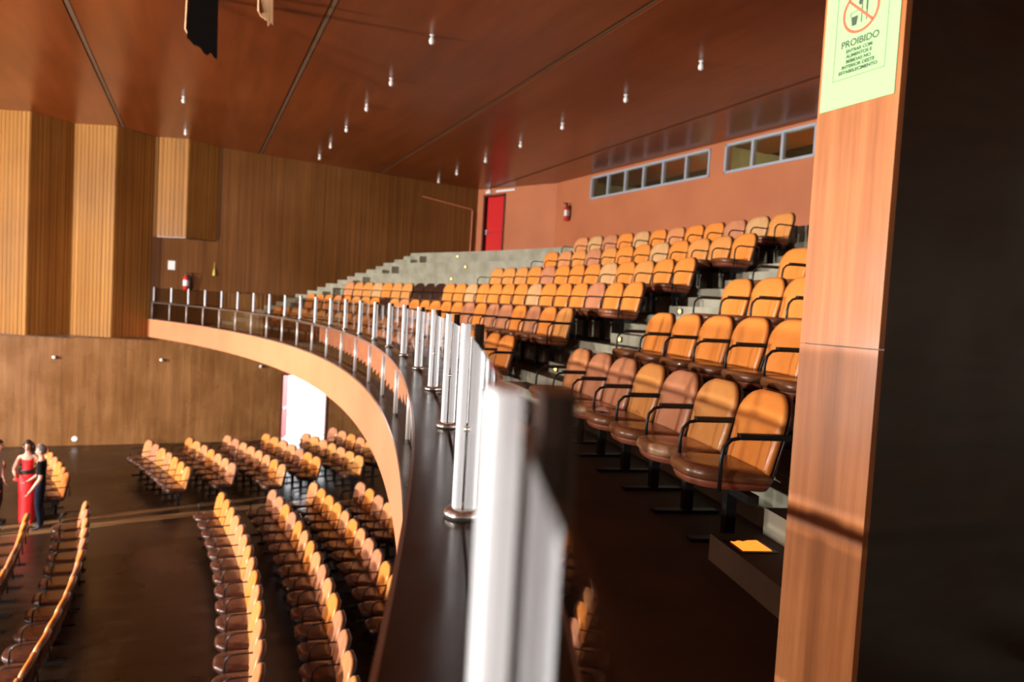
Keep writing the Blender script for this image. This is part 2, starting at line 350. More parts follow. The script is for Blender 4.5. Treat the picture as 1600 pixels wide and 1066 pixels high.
def extinguisher(base, ang, label):
    t = tag(empty('fire_extinguisher', base, ang), label, 'extinguisher')
    b = link('cylinder', *lathe([(.06, 0), (.085, .02), (.085, .40), (.06, .47), (.03, .49)], 14), 'red_paint', t, True)
    link('paper_label', *merge([lathe([(.0865, .16), (.0865, .34)], 14)]), 'white_plastic', b)
    link('valve', *merge([lathe([(.028, .49), (.028, .55)], 8), (bx(-.012, .012, -.13, .05, .55, .575), BOXF)]), 'black_metal', t)
    link('hose', *tube([(0, -.05, .54), (.09, -.07, .50), (.12, -.04, .3), (.10, -.03, .1)], .012, 6), 'black_pad', t)
    link('bracket', bx(-.04, .04, .07, .12, .1, .5), BOXF, 'black_metal', t)
extinguisher(f2(.93, -.125, 2.80), AX - R_(90) - R_(3), 'red fire extinguisher with white label on the salmon back wall')
extinguisher(uv(-.28, VFAR - .125, -.12), AX, 'red fire extinguisher hung on the wooden wall behind the far railing')
tag(link('notice_paper', ubox(-.81, -.61, VFAR - .012, VFAR - .002, .52, .80), BOXF, 'white_plastic'), 'small white notice on the wooden wall above the far end of the railing', 'notice')
t = tag(empty('wall_hook_tassel', uv(.53, VFAR - .03, .42)), 'narrow yellow tag hanging on the wooden wall right of the extinguisher', 'tag')
link('tag_body', *lathe([(.05, 0), (.035, .12), (.012, .22)], 8), 'yellow', t); link('cord', *tube([(0, 0, .22), (0, 0, .42)], .006, 5), 'yellow', t)
for k, (u, z) in enumerate(((-3.78, -2.30), (-.91, -2.32), (2.05, -2.47))):
    t = tag(empty('wall_lamp', uv(u, VFAR, z), AX), ('small round wall lamp on the low wall under the slatted panels', 'small round wall lamp on the low wall below the balcony end', 'small round wall lamp just left of the bright doorway')[k], 'lamp', 'small wall lamps under the balcony line')
    link('mount', *tube([(0, -.0, 0), (0, -.05, 0)], .035, 8), 'black_metal', t); link('lamp_bulb', *tube([(0, -.05, 0), (0, -.075, 0), (0, -.11, 0), (0, -.12, 0)], [.03, .055, .05, .02], 10), 'bulb', t, True)
t = tag(empty('wall_socket', uv(-3.2, VFAR, -4.78), AX), 'white round socket low on the wall behind the people', 'socket')
link('cover', *tube([(0, 0, 0), (0, -.02, 0), (0, -.03, 0)], [.085, .085, .06], 12), 'white_plastic', t)

# ground-floor exit standing open to the daylight
dr = tag(link('door_2', *merge([(ubox(D0, D0 + .05, VFAR - .03, VFAR + .25, FL, DT), BOXF), (ubox(D1 - .05, D1, VFAR - .03, VFAR + .25, FL, DT), BOXF), (ubox(D0, D1, VFAR - .03, VFAR + .25, DT - .05, DT), BOXF)]), 'red_door_dark'),
    'open exit doorway full of daylight under the balcony', 'door', kind='structure')
A = R_(68)
def dq(s, d, z): return uv(D0 + .06 + s * math.cos(A) - d * math.sin(A), VFAR + .27 + s * math.sin(A) + d * math.cos(A), z)
lf = link('door_leaf', [dq(s, d, z) for z in (FL + .01, DT - .06) for s, d in ((0, 0), (.74, 0), (.74, .05), (0, .05))], BOXF, 'red_door', dr)
link('push_bar', [dq(s, d, z) for z in (FL + 1.0, FL + 1.06) for s, d in ((.06, -.03), (.68, -.03), (.68, 0), (.06, 0))], BOXF, 'alu', lf)
struct('ground_outside', ubox(-12, 20, VFAR + .25, VFAR + 22, FL - .2, FL - .02), BOXF, 'asphalt')

# ------------------------------------------------------------------ balcony structure
DCH, PITCH, RISE, TOPH = .565, .90, .42, .87
ztop = lambda i: -.41 + RISE * (i - 1)
ztier = lambda i: ztop(i) - TOPH
rtop = lambda i: RR + 1.95 + PITCH * (i - 1)
redge = lambda i: RR + 2.07 + PITCH * (i - 2)          # front edge of tier i
SOF = -1.60
struct('balcony_slab', *arcband(RR - .10, RR + 10.4, SOF, SOF + .02, ANEAR, AFAR, 64), 'soffit')
struct('balcony_fascia', *arcband(RR - .125, RR - .09, SOF, -1.05, ANEAR, AFAR, 96), 'fascia_paint', smooth=False)
for i in range(1, 9):
    r0 = RR - .09 if i == 1 else redge(i); r1 = redge(i + 1) if i < 8 else RR + 9.75
    if i == 8:   # last tier stops short of the back wall facets
        AF = lambda rr: min(AFAR(rr), a_at(rr, VFAR - .01)); r1 = RR + 9.0
    o = struct('balcony_tier', *arcband(r0, r1, SOF + .02, ztier(i), ANEAR, AFAR, 64), 'concrete')
    me = o.data; me.materials.append(MATS['tread'])
    for pl in me.polygons:
        if pl.normal.z > .9: pl.material_index = 1
# landing in front of the back wall
struct('balcony_landing', [uv(u, v, z) for z in (SOF + .02, ztier(8) - .001) for u, v in ((8.6, VFAR - .02), (9.35, VFAR - .02), (10.8, 21.4), (12.05, VNEAR + .02), (10.5, VNEAR + .02), (10.9, 8), (9.6, 18))],
       [(0, 1, 2, 3, 4, 5, 6), (13, 12, 11, 10, 9, 8, 7)] + [(k, (k + 1) % 7, (k + 1) % 7 + 7, k + 7) for k in range(7)], 'concrete')
def stair(name, a0, a1, tiers, label):
    st = None
    for i in tiers:
        for j in (1, 2):
            rr0 = redge(i + 1) - .3 * (3 - j)
            V, F = arcband(rr0, redge(i + 1) - .002, ztier(i) + .001, ztier(i) + RISE / 3 * j, a0(rr0) if callable(a0) else a0, a1(rr0) if callable(a1) else a1, 6)
            if st is None: st = empty(name, po(rr0, R_(18), ztier(i)), 0, label, 'stair', kind='structure'); base = st.location.copy()
            o = link('step', [v - base for v in V], F, 'concrete', st)
            o.data.materials.append(MATS['tread'])
            for pl in o.data.polygons:
                if pl.normal.z > .9: pl.material_index = 1
    return st
stair('aisle_stair', R_(16.45), R_(19.6), range(1, 8), 'concrete aisle stair rising between the two chair blocks of the balcony')
stair('aisle_stair', R_(5.6), R_(9.38), range(1, 8), 'concrete aisle stair beside the wooden pillar at the right')
stair('aisle_stair', lambda rr: AFAR(rr) - 1.05 / rr, lambda rr: AFAR(rr) - .003, range(1, 8), 'concrete stair climbing along the far wooden wall')

# ------------------------------------------------------------------ railing
A0, DA = R_(50.673), R_(-2.235)
RZT, RZB, RZL = -.048, -.502, -1.022
rail = tag(empty('balcony_railing', po(RR, R_(25), -1.05)), 'curved balcony railing with white steel posts, glass panes and a dark wooden ledge', 'railing')
rb = rail.location.copy()
def rpart(name, V, F, m, parent=None, **k): return link(name, [v - rb for v in V], F, m, parent or rail, **k)
aend = lambda rr: a_at(rr, VNEAR + .05)
rpart('kerb', *arcband(RR - .135, RR + .10, -1.05, RZL, aend, AFAR, 96), 'ledge_wood')
rpart('ledge', *arcband(RR - .118, RR + .125, RZB - .045, RZB - .004, aend, AFAR, 128), 'ledge_wood')
rpart('ledge_trim', *arcband(RR - .128, RR - .118, RZB - .042, RZB - .006, aend, AFAR, 128), 'trim_metal')
rpart('kerb_trim', *arcband(RR - .142, RR - .135, -1.05, RZL - .004, aend, AFAR, 128), 'trim_metal')
pm = fm = lm = hm = bm_ = None
RG = RR + .012
def half_post(sg):
    h = RZT - RZB; pr = [(sg * .0055, -.023)] + [(sg * (.017 + .010 * math.cos(R_(t))), -.013 + .010 * math.sin(R_(t))) for t in (-90, -60, -30, 0)] + [(sg * (.017 + .010 * math.cos(R_(t))), .013 + .010 * math.sin(R_(t))) for t in (0, 30, 60, 90)] + [(sg * .0055, .023)]
    n = len(pr); V = [Vector((x, y, z)) for z in (0, h) for x, y in pr]
    return V, [tuple(range(n)), tuple(range(2 * n - 1, n - 1, -1))] + [(k, k + n, (k + 1) % n + n, (k + 1) % n) for k in range(n)]
NP = 25
for k in range(NP):
    a = A0 + DA * k - (.06 / RR if k == 21 else 0)
    loc = po(RR, a, RZB)
    if loc.dot(Vector((-UY, UX, 0))) < VNEAR + .2: break
    def shared(name, me, build, m, parent, at, sm=True):
        if me is None:
            o = link(name, *build, m, parent, sm); me = o.data
        else:
            o = bpy.data.objects.new(name, me); COL.objects.link(o); o.parent = parent
        o.location = at; return o, me
    loc = po(RG, a, RZB)
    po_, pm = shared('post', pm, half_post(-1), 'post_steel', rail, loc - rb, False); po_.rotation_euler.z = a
    ph_, hm = shared('post_half', hm, half_post(1), 'post_dark', po_, (0, 0, 0), False)  # inner half coloured darker than the outer half
    _, fm = shared('flange', fm, lathe([(.044, -.004), (.047, .002), (.047, .010), (.040, .018), (.030, .022)], 24), 'flange_steel', po_, (0, 0, 0))
    _, bm_ = shared('clamp_bolt', bm_, tube([(-.009, 0, 0), (.009, 0, 0)], .007, 8), 'flange_steel', po_, (0, -.026, .21))
    pl, lm = shared('lower_post', lm, lathe([(.022, 0), (.022, RZB - .045 - RZL)], 14), 'low_post', rail, po(RR - .035, a, RZL) - rb)
    if k:
        a1 = aprev; g = .014 / RR
        rpart('glass_pane', *arcband(RG - .0025, RG + .0025, RZB + .02, RZT - .03, a + g * .1, a1 - g * .1, 4), 'rail_glass')
        rpart('lower_glass_pane', *arcband(RR - .038, RR - .032, RZL + .02, RZB - .06, a + g, a1 - g, 4), 'low_glass')
    aprev = a

# ------------------------------------------------------------------ chairs
def cushion(outline, prof, bend=0):
    """outline: closed 2D loop; prof: list of (scale, height); closed by fans"""
    cx = sum(q[0] for q in outline) / len(outline); cy = sum(q[1] for q in outline) / len(outline); n = len(outline)
    V, F = [], []
    for sc, h in prof:
        for x, y in outline: V.append(Vector((cx + (x - cx) * sc, cy + (y - cy) * sc, h)))
    for i in range(len(prof) - 1):
        for k in range(n): F.append((i * n + k, i * n + (k + 1) % n, (i + 1) * n + (k + 1) % n, (i + 1) * n + k))
    c0 = len(V); V.append(Vector((cx, cy, prof[0][1]))); V.append(Vector((cx, cy, prof[-1][1])))
    b = (len(prof) - 1) * n
    for k in range(n): F.append((c0, (k + 1) % n, k)); F.append((c0 + 1, b + k, b + (k + 1) % n))
    return V, F
def back_outline(w, h):
    pts = []
    for x, y, rad, t0 in ((w / 2 - .04, .04, .04, -90), (w / 2 - .18, h - .18, .18, 0), (-w / 2 + .18, h - .18, .18, 90), (-w / 2 + .04, .04, .04, 180)):
        nn = 7 if rad > .1 else 4
        for k in range(nn): t = R_(t0 + 90 * k / (nn - 1)); pts.append((x + rad * math.cos(t), y + rad * math.sin(t)))
    # sides bulge a little and taper to the bottom
    return [(x * (.90 + .10 * min(1, max(0, y / (h * .55)))), y) for x, y in pts]
def seat_outline(w, d):
    pts = []
    for x, y, rad, t0 in ((w / 2 - .06, -d / 2 + .06, .06, -90), (w / 2 - .19, d / 2 - .17, .18, 0), (-w / 2 + .19, d / 2 - .17, .18, 90), (-w / 2 + .06, -d / 2 + .06, .06, 180)):
        nn = 7 if rad > .1 else 4
        for k in range(nn): t = R_(t0 + 90 * k / (nn - 1)); pts.append((x + rad * math.cos(t), y + rad * math.sin(t)))
    return pts
TILT = R_(13)
def place_back(V, off=0):
    out = []
    for v in V:                                  # x across, y up the back, z towards the sitter
        z = v.z + off + .45 * v.x * v.x
        out.append(Vector((v.x, -.165 - v.y * math.sin(TILT) + z * math.cos(TILT), .405 + v.y * math.cos(TILT) + z * math.sin(TILT))))
    return out
HB = .475
V, F = cushion(back_outline(.53, HB), [(.93, 0), (1, .012), (1, .030), (.96, .046), (.84, .054), (.55, .058)]); ME_BACK = (place_back(V), F)
V, F = cushion(back_outline(.542, HB + .008), [(.5, -.030), (.90, -.028), (1, -.012), (1, -.002), (.98, 0)]); ME_SHELL = (place_back(V), F)
V, F = cushion(seat_outline(.50, .47), [(.95, 0), (1, .015), (1, .04), (.96, .06), (.82, .072), (.5, .07)]); ME_SEAT = ([v + Vector((0, .06 , .385)) - Vector((0, 0, 0)) + Vector((0, 0, .04 * (v.y + .2))) for v in V], F)
V, F = cushion(seat_outline(.47, .45), [(.7, -.05), (.93, -.04), (1, -.012), (1, 0)]); ME_PAN = ([v + Vector((0, .055, .383)) + Vector((0, 0, .04 * (v.y + .2))) for v in V], F)
ax_ = -.2825
armpath = [(ax_, .17, .36), (ax_, .17, .54), (ax_, .158, .60), (ax_, .12, .638), (ax_, .07, .648), (ax_, -.24, .648), (ax_, -.245, .45)]
ME_ARM = tube(armpath, .0115, 6)
ME_ARMPAD = (bx(ax_ - .022, ax_ + .022, -.23, .08, .652, .672), BOXF)
ME_LEG = merge([(bx(-.03, .03, -.06, .0, .012, .31), BOXF), (bx(-.27, .27, -.065, -.005, .285, .335), BOXF), (bx(-.16, .16, -.06, -.03, .33, .36), BOXF)])
ME_FOOT = (bx(-.035, .035, -.24, .20, 0, .022), BOXF)
def mk(name, vf, m, smooth=False):
    me = bpy.data.meshes.new(name); me.from_pydata([tuple(v) for v in vf[0]], [], vf[1]); me.update()
    bm = bmesh.new(); bm.from_mesh(me); bmesh.ops.recalc_face_normals(bm, faces=bm.faces); bm.to_mesh(me); bm.free()
    if smooth: me.polygons.foreach_set('use_smooth', [True] * len(me.polygons))
    me.materials.append(m if not isinstance(m, str) else MATS[m]); return me
BACKS = [mk('backrest', ME_BACK, m, True) for m in CH_BACK]
SEATS = [mk('seat', ME_SEAT, m, True) for m in CH_SEAT]
SHELL = mk('back_shell', ME_SHELL, 'shell', True); PAN = mk('seat_pan', ME_PAN, 'pan', True); PAN_D = mk('seat_pan', ME_PAN, 'shell', True)
ARM = mk('armrest', ME_ARM, 'black_metal', True); PAD = mk('arm_pad', ME_ARMPAD, 'black_pad'); LEG = mk('leg', ME_LEG, 'black_metal'); FOOT = mk('foot', ME_FOOT, 'black_metal')
def part(name, me, parent, loc=None):
    o = bpy.data.objects.new(name, me); COL.objects.link(o); o.parent = parent
    if loc: o.location = loc
    return o
def chair(r, a, z, label, group, bk=0, st=0, endarm=False, pad=True, back=True, farm=False):
    """r: radius of the top of the backrest"""
    t = empty('auditorium_chair', po(r - .262, a, z), a + R_(90), label, 'chair', group)
    t.rotation_euler.z += random.uniform(-.035, .035)
    part('back_shell', SHELL, t)
    if back:
        b = part('backrest', BACKS[bk], t)
    s = part('seat', SEATS[st], t)
    part('seat_pan', PAN_D if farm else PAN, t)
    ar = part('armrest', ARM, t)
    if pad: part('arm_pad', PAD, ar)
    if endarm:
        ar = part('armrest', ARM, t, (.565, 0, 0))
        if pad: part('arm_pad', PAD, ar, None)
    lg = part('leg', LEG, t); part('foot', FOOT, lg)
    return t
rowname = ['', 'front', 'second', 'third', 'fourth', 'fifth', 'sixth']
pick = lambda: random.choices([0, 1, 2, 3, 4], [.50, .14, .17, .10, .09])[0]
TONE = ['orange', 'faded orange', 'tan', 'dusty rose', 'pale tan']
# right-hand block, beside the pillar
fixed = {1: [1, 3, 3, 2, 3, 2, 0], 2: [0, 0, 0, 0, 0, 2, 0], 3: [0, 0, 0, 0, 0, 0, 0], 4: [0] * 7}
for i in (1, 2, 3, 4, 5):
    n = 7
    for k in range(n):
        a = R_(15.84 + (.4 if i == 4 else 0)) - k * DCH / rtop(i)
        bk = fixed.get(i, [0] * 7)[k]
        chair(rtop(i), a, ztier(i), '%s balcony chair by the pillar, %s row, %s from the aisle stair' % (TONE[bk], rowname[i], ORD[k]), 'balcony chairs beside the pillar',
              bk, 1 if i == 1 and k in (2, 5) else 0, k == 0)
# scrap of paper left on a seat of the front row
a = R_(15.84) - 3 * DCH / rtop(1)
t = tag(empty('paper_scrap', po(rtop(1) - .40, a + .10 / rtop(1), ztier(1) + .474), a + R_(60)), 'crumpled pale pink paper scrap lying on a front-row balcony seat', 'paper')
V = [Vector(q) for q in ((-.07, -.05, 0), (.05, -.06, .004), (.09, .02, .0), (.0, .0, .03), (-.05, .06, .006), (.03, .07, .012))]
V += [v + Vector((0, 0, .0015)) for v in V]
link('sheet', V, [(0, 1, 3), (1, 2, 3), (2, 5, 3), (5, 4, 3), (4, 0, 3), (9, 7, 6), (9, 8, 7), (9, 11, 8), (9, 10, 11), (9, 6, 10), (0, 6, 7, 1), (1, 7, 8, 2), (2, 8, 11, 5), (5, 11, 10, 4), (4, 10, 6, 0)], 'paper_pink', t)
# big block left of the aisle stair
span = {1: (20.22, 43.0), 2: (20.45, 43.2), 3: (19.9, 42.3), 4: (20.1, 31.2), 5: (19.85, 30.2), 6: (20.3, 30.6)}
for i, (lo, hi) in span.items():
    n = int((R_(hi) - R_(lo)) / (DCH / rtop(i))) + 1
    for k in range(n):
        a = R_(lo) + k * DCH / rtop(i); bk = pick(); deg = math.degrees(a)
        bare = (i == 3 and 32.9 < deg < 35.4) or (i == 2 and 34.0 < deg < 35.6)
        chair(rtop(i), a, ztier(i), ('%s chair, balcony middle block, %s row, %s left of aisle stair' % ('bare black-shelled' if bare else TONE[bk], rowname[i], ORD[k])),
              'balcony chairs in the middle block', bk, 0, k == n - 1, i < 3, not bare)
# stalls: rows of radius r, from angle hi downwards
stalls = [('aisle block nearest the balcony', 'first row', 29.62, 32.2, 16.0), ('aisle block nearest the balcony', 'second row', 30.60, 31.9, 16.5), ('aisle block nearest the balcony', 'third row', 31.55, 32.5, 21.0),
          ('aisle block nearest the balcony', 'fourth row', 32.50, 31.9, 27.0),
          ('front left block', 'rear row', 27.25, 32.6, 17.5), ('front left block', 'next row forward', 26.35, 31.6, 22.5),
          ('far block by the bright doorway', 'first row', 29.42, 43.6, 36.0), ('far block by the bright doorway', 'second row', 30.42, 43.4, 36.0), ('far block by the bright doorway', 'third row', 31.42, 43.2, 35.9),
          ('far block by the bright doorway', 'fourth row', 32.45, 42.8, 35.9), ('far block by the bright doorway', 'fifth row', 33.50, 42.2, 35.9), ('far block by the bright doorway', 'rearmost row', 34.62, 42.9, 38.2),
          ('far left block behind the people', 'rear row', 27.1, 45.0, 37.7), ('far left block behind the people', 'front row', 26.1, 44.0, 41.2)]
for blk, rn, rad, hi, lo in stalls:
    n = int((R_(hi) - R_(lo)) / (DCH / rad)) + 1
    for k in range(n):
        a = R_(hi) - k * DCH / rad; bk = random.choices([0, 1, 2, 3], [.35, .38, .12, .15])[0]
        chair(rad, a, FL, 'stalls chair, %s, %s, %s from far end' % (blk, rn, ORD[k]), 'stalls chairs, ' + blk, bk, 2, k == 0, False, farm=True)

# ------------------------------------------------------------------ step lights
def step_light(r, a, z, label):
    t = tag(empty('step_light', po(r, a, z), a + R_(90)), label, 'light', 'amber step lights')
    link('housing', bx(-.05, .05, -.0, .02, -.035, .035), BOXF, 'black_metal', t)
    link('lamp', *tube([(0, .02, 0), (0, .03, 0), (0, .038, 0)], [.026, .022, .008], 10), 'amber_lamp', t)
for i in range(1, 7):
    step_light(redge(i + 1) - .6 - .003, R_(19.1), ztier(i) + .07, 'small amber step light low on the aisle stair, %s from the bottom' % ORD[i - 1])
for i in (4, 5, 6, 7):
    step_light(redge(i + 1) - .003, R_((0, 0, 0, 0, 31.9, 37.6, 38.6, 41.2)[i]), ztier(i) + .27, 'small amber light on the empty grey tier riser, %s from the bottom' % ORD[i - 4])
t = tag(empty('tread_light', po(redge(2) - .6 + .12, R_(9.02), ztier(1) + RISE / 3), R_(9)), 'glowing orange light plate set in the step tread beside the pillar', 'light')
link('light_frame', bx(-.10, .10, -.10, .10, 0, .004), BOXF, 'black_metal', t)
V = [Vector(q) for q in ((-.075, -.075, .004), (.075, -.078, .004), (.075, .075, .004), (.02, .072, .004), (-.01, .055, .004), (-.03, .07, .004), (-.06, .05, .004), (-.075, .06, .004))]
link('light_plate', V + [v + Vector((0, 0, .003)) for v in V], [tuple(range(7, -1, -1)), tuple(range(8, 16))] + [(k, (k + 1) % 8, (k + 1) % 8 + 8, k + 8) for k in range(8)], 'amber_lens', t)

# ------------------------------------------------------------------ ceiling lamps
cb = None
def ceiling_lamp(u, v, label):
    t = tag(empty('ceiling_lamp', uv(u, v, zceil(u))), label, 'lamp', 'bare ceiling bulbs')
    link('lamp_holder', *lathe([(.045, 0), (.045, -.015), (.025, -.02), (.025, -.03)], 10), 'white_plastic', t)
    link('lamp_bulb', *lathe([(.02, -.03), (.04, -.06), (.05, -.10), (.04, -.14), (.012, -.155)], 12), 'bulb', t, True)
for rn, u, vs in (('front', -.4, (19.16, 23.1)), ('middle', 3.45, (11.7, 14.4, 16.65, 19.06, 21.44, 23.45)), ('back', 7.6, (9.95, 12.24, 14.9, 17.22, 19.68, 22.2, 24.1))):
    for k, v in enumerate(vs): ceiling_lamp(u, v, 'white bulb in the %s row of ceiling lamps, %s from the near end' % (rn, ORD[k]))
# splintered plywood hanging from the damaged ceiling
def splinter(u, v, w, h, label, seed, m):
    rnd = random.Random(seed); t = tag(empty('hanging_plywood', uv(u, v, zceil(u))), label, 'panel')
    n = 9; bot = []
    for k in range(n + 1): bot.append((-w / 2 + w * k / n, -h * (.72 + .28 * (k / n) ** .6) + rnd.uniform(-.05, .04)))
    V = []
    for y in (-.02, .02):
        V += [Vector((x * .93, y, .02)) for x, z in bot] + [Vector((x, y + z * .12, z)) for x, z in bot]
    n1 = n + 1; F = []
    for k in range(n):
        F += [(k, k + 1, n1 + k + 1, n1 + k), (3 * n1 + k, 3 * n1 + k + 1, 2 * n1 + k + 1, 2 * n1 + k), (n1 + k, n1 + k + 1, 3 * n1 + k + 1, 3 * n1 + k), (k + 1, k, 2 * n1 + k, 2 * n1 + k + 1)]
    F += [(0, n1, 3 * n1, 2 * n1), (n, 2 * n1 + n, 3 * n1 + n, n1 + n)]
    t.rotation_euler = (0, 0, R_(22))
    link('sheet', V, F, m, t)
    V = [Vector((-w / 2 * .93 - .03, -.03, .0)), Vector((-w / 2 + .005, .03, .0)), Vector((-w / 2 - .02, -.03 - .08, -h * .62)), Vector((-w / 2 + .03, -.02, -h * .70))]
    V = V + [q + Vector((-.02, .03, 0)) for q in V]
    link('lit_torn_edge', V, [(0, 1, 3, 2), (4, 6, 7, 5), (0, 4, 5, 1), (2, 3, 7, 6), (0, 2, 6, 4), (1, 5, 7, 3)], 'broken_wood', t)  # pale colour stands for light catching the left edge
splinter(-.02, 12.45, .44, .92, 'shade-darkened broken ceiling board with a jagged end hanging down', 3, 'broken_unlit_side')  # black colour stands for the unlit side of the plywood
splinter(.86, 11.86, .19, .42, 'small splintered pale wood strip hanging beside the dark board', 5, 'broken_wood')

# ------------------------------------------------------------------ partition with the notice, right foreground
PU, PV0, PV1 = 1.595, 1.285, 1.545
pw = struct('wall_partition', ubox(PU + .02, 11.6, PV0, PV1, ztier(1), zceil(6) - .05), BOXF, 'dark_wood')  # shadow on the side faces is put into the dark wood colour
ztop_end = zceil(PU) - .05
link('end_board', ubox(PU, PU + .02, PV0 + .001, PV1, -.058, ztop_end), BOXF, 'pillar_wood', pw)
link('end_board', ubox(PU, PU + .02, PV0 + .001, PV1, ztier(1), -.061), BOXF, 'pillar_wood', pw)
sg = tag(empty('notice_sheet', uv(PU - .001, (1.298 + 1.538) / 2, .592)), 'pale green sheet on the pillar forbidding food and drink, reading PROIBIDO', 'notice')
sg.rotation_euler = (R_(90), 0, AX - R_(90))      # local x: to the reader's right, y: up, z: towards the reader
SW, SH = .236, .345
link('paper', *boxes((-SW / 2, SW / 2, -.003, SH, 0, .0012)), 'paper', sg)
def sp_(name, V, F, m, z=.0014): return link(name, [Vector((q[0], q[1], z + (q[2] if len(q) > 2 else 0))) for q in V], F, m, sg)
def flat(name, polys, m, z=.0014, dz=.0003):
    parts = []
    for pg in polys:
        n = len(pg); parts.append(([Vector((x, y, zz)) for zz in (z, z + dz) for x, y in pg], [tuple(range(n - 1, -1, -1)), tuple(range(n, 2 * n))] + [(k, (k + 1) % n, (k + 1) % n + n, k + n) for k in range(n)]))
    return link(name, *merge(parts), m, sg)
X = lambda v: 1.418 - v                          # hall v -> sheet x
def rect(x0, x1, y0, y1): return [(x0, y0), (x1, y0), (x1, y1), (x0, y1)]
bl, br, b0, b1 = -.080, .084, .073, .325
flat('border', [rect(bl, br, b0, b0 + .0016), rect(bl, br, b1 - .0016, b1), rect(bl, bl + .0016, b0, b1), rect(br - .0016, br, b0, b1)], 'ink_soft')
ccx, ccy, cr = -.003, .244, .058
ring = []
for k in range(40):
    a, b = 2 * math.pi * k / 40, 2 * math.pi * (k + 1) / 40
    ring.append([(ccx + rr * math.cos(t), ccy + rr * math.sin(t)) for rr, t in ((cr, a), (cr, b), (cr - .0075, b), (cr - .0075, a))])
d45 = R_(-42); dx, dy = math.cos(d45), math.sin(d45)
flat('prohibition_ring', ring, 'ink_red', .0019)
flat('slash', [[(ccx - dx * .053 - dy * .0035, ccy - dy * .053 + dx * .0035), (ccx - dx * .053 + dy * .0035, ccy - dy * .053 - dx * .0035), (ccx + dx * .053 + dy * .0035, ccy + dy * .053 - dx * .0035), (ccx + dx * .053 - dy * .0035, ccy + dy * .053 + dx * .0035)]], 'ink_red', .0019)
flat('cup_mark', [[(ccx - .026, ccy - .034), (ccx - .012, ccy - .034), (ccx - .008, ccy - .010), (ccx - .030, ccy - .010)], rect(ccx - .033, ccx - .031, ccy - .008, ccy + .001), [(ccx - .033, ccy + .000), (ccx - .006, ccy + .003), (ccx - .006, ccy + .0045), (ccx - .033, ccy + .0015)]], 'ink')
flat('fork_mark', [rect(ccx + .002, ccx + .005, ccy - .032, ccy + .018), [(ccx - .002 + .007 * math.cos(t * math.pi / 5), ccy + .024 + .009 * math.sin(t * math.pi / 5)) for t in range(10)], rect(ccx - .004, ccx - .002, ccy + .03, ccy + .042), rect(ccx + .001, ccx + .003, ccy + .03, ccy + .042)], 'ink')
flat('knife_mark', [[(ccx + .018, ccy - .030), (ccx + .021, ccy - .030), (ccx + .022, ccy + .046), (ccx + .017, ccy + .046), (ccx + .016, ccy - .002), (ccx + .018, ccy - .004)]], 'ink')
def text(body, x, y, size, m, width=None):
    cu = bpy.data.curves.new('lettering', 'FONT'); cu.body = body; cu.size = size; cu.align_x = 'CENTER'; cu.extrude = .0002; cu.offset = .0004
    o = bpy.data.objects.new('lettering', cu); COL.objects.link(o)
    bpy.context.view_layer.update()
    me = bpy.data.meshes.new_from_object(o.evaluated_get(bpy.context.evaluated_depsgraph_get())); bpy.data.objects.remove(o); bpy.data.curves.remove(cu)
    me.materials.clear(); me.materials.append(MATS[m])
    xs = [v.co.x for v in me.vertices]; wd = max(xs) - min(xs); sx = width / wd if width else 1
    mid = (max(xs) + min(xs)) / 2
    for v in me.vertices: v.co.x = (v.co.x - mid) * sx
    o = bpy.data.objects.new('lettering', me); COL.objects.link(o); o.parent = sg; o.location = (x, y, .0018); return o
text('PROIBIDO', .001, .157, .026, 'ink', .118)
for k, (s, wd) in enumerate((('ENTRAR COM', .082), ('ALIMENTOS E', .082), ('BEBIDAS NO', .078), ('INTERIOR DESTE', .103), ('ESTABELECIMENTO', .122))):
    text(s, .0, .141 - k * .0136, .0125, 'ink', wd)

# ------------------------------------------------------------------ people in the stalls aisle
mat('skin', (.60, .32, .22), .5); mat('hair_brown', (.035, .014, .008), .5); mat('hair_grey', (.10, .09, .085), .6)
mat('shirt_black', (.008, .008, .009), .9, spec=.1); mat('jeans_navy', (.010, .013, .026), .9, spec=.1); mat('dress_red', (.75, .012, .015), .6)
mat('shirt_grey', (.26, .28, .32), .8); mat('trousers_dark', (.015, .014, .016), .8); mat('shoe', (.02, .015, .012), .4); mat('eye_dark', (.02, .01, .01), .3); mat('belt_black', (.008, .008, .008), .4)
def skinned(name, joints, edges, root, mats, choose, parent):
    me = bpy.data.meshes.new(name); me.from_pydata([j[0] for j in joints], edges, []); me.update()
    o = bpy.data.objects.new(name, me); COL.objects.link(o)
    md = o.modifiers.new('skin', 'SKIN'); md.use_smooth_shade = True; md.branch_smoothing = .6
    sv = me.skin_vertices[0].data
    for k, j in enumerate(joints): sv[k].radius = j[1]; sv[k].use_root = (k == root)
    sb = o.modifiers.new('sub', 'SUBSURF'); sb.levels = 2; sb.render_levels = 2
    bpy.context.view_layer.update()
    me2 = bpy.data.meshes.new_from_object(o.evaluated_get(bpy.context.evaluated_depsgraph_get()))
    bpy.data.objects.remove(o)
    me2.materials.clear()
    for mm in mats: me2.materials.append(MATS[mm])
    for pl in me2.polygons: pl.material_index = choose(pl.center); pl.use_smooth = True
    o = bpy.data.objects.new(name, me2); COL.objects.link(o); o.parent = parent; return o
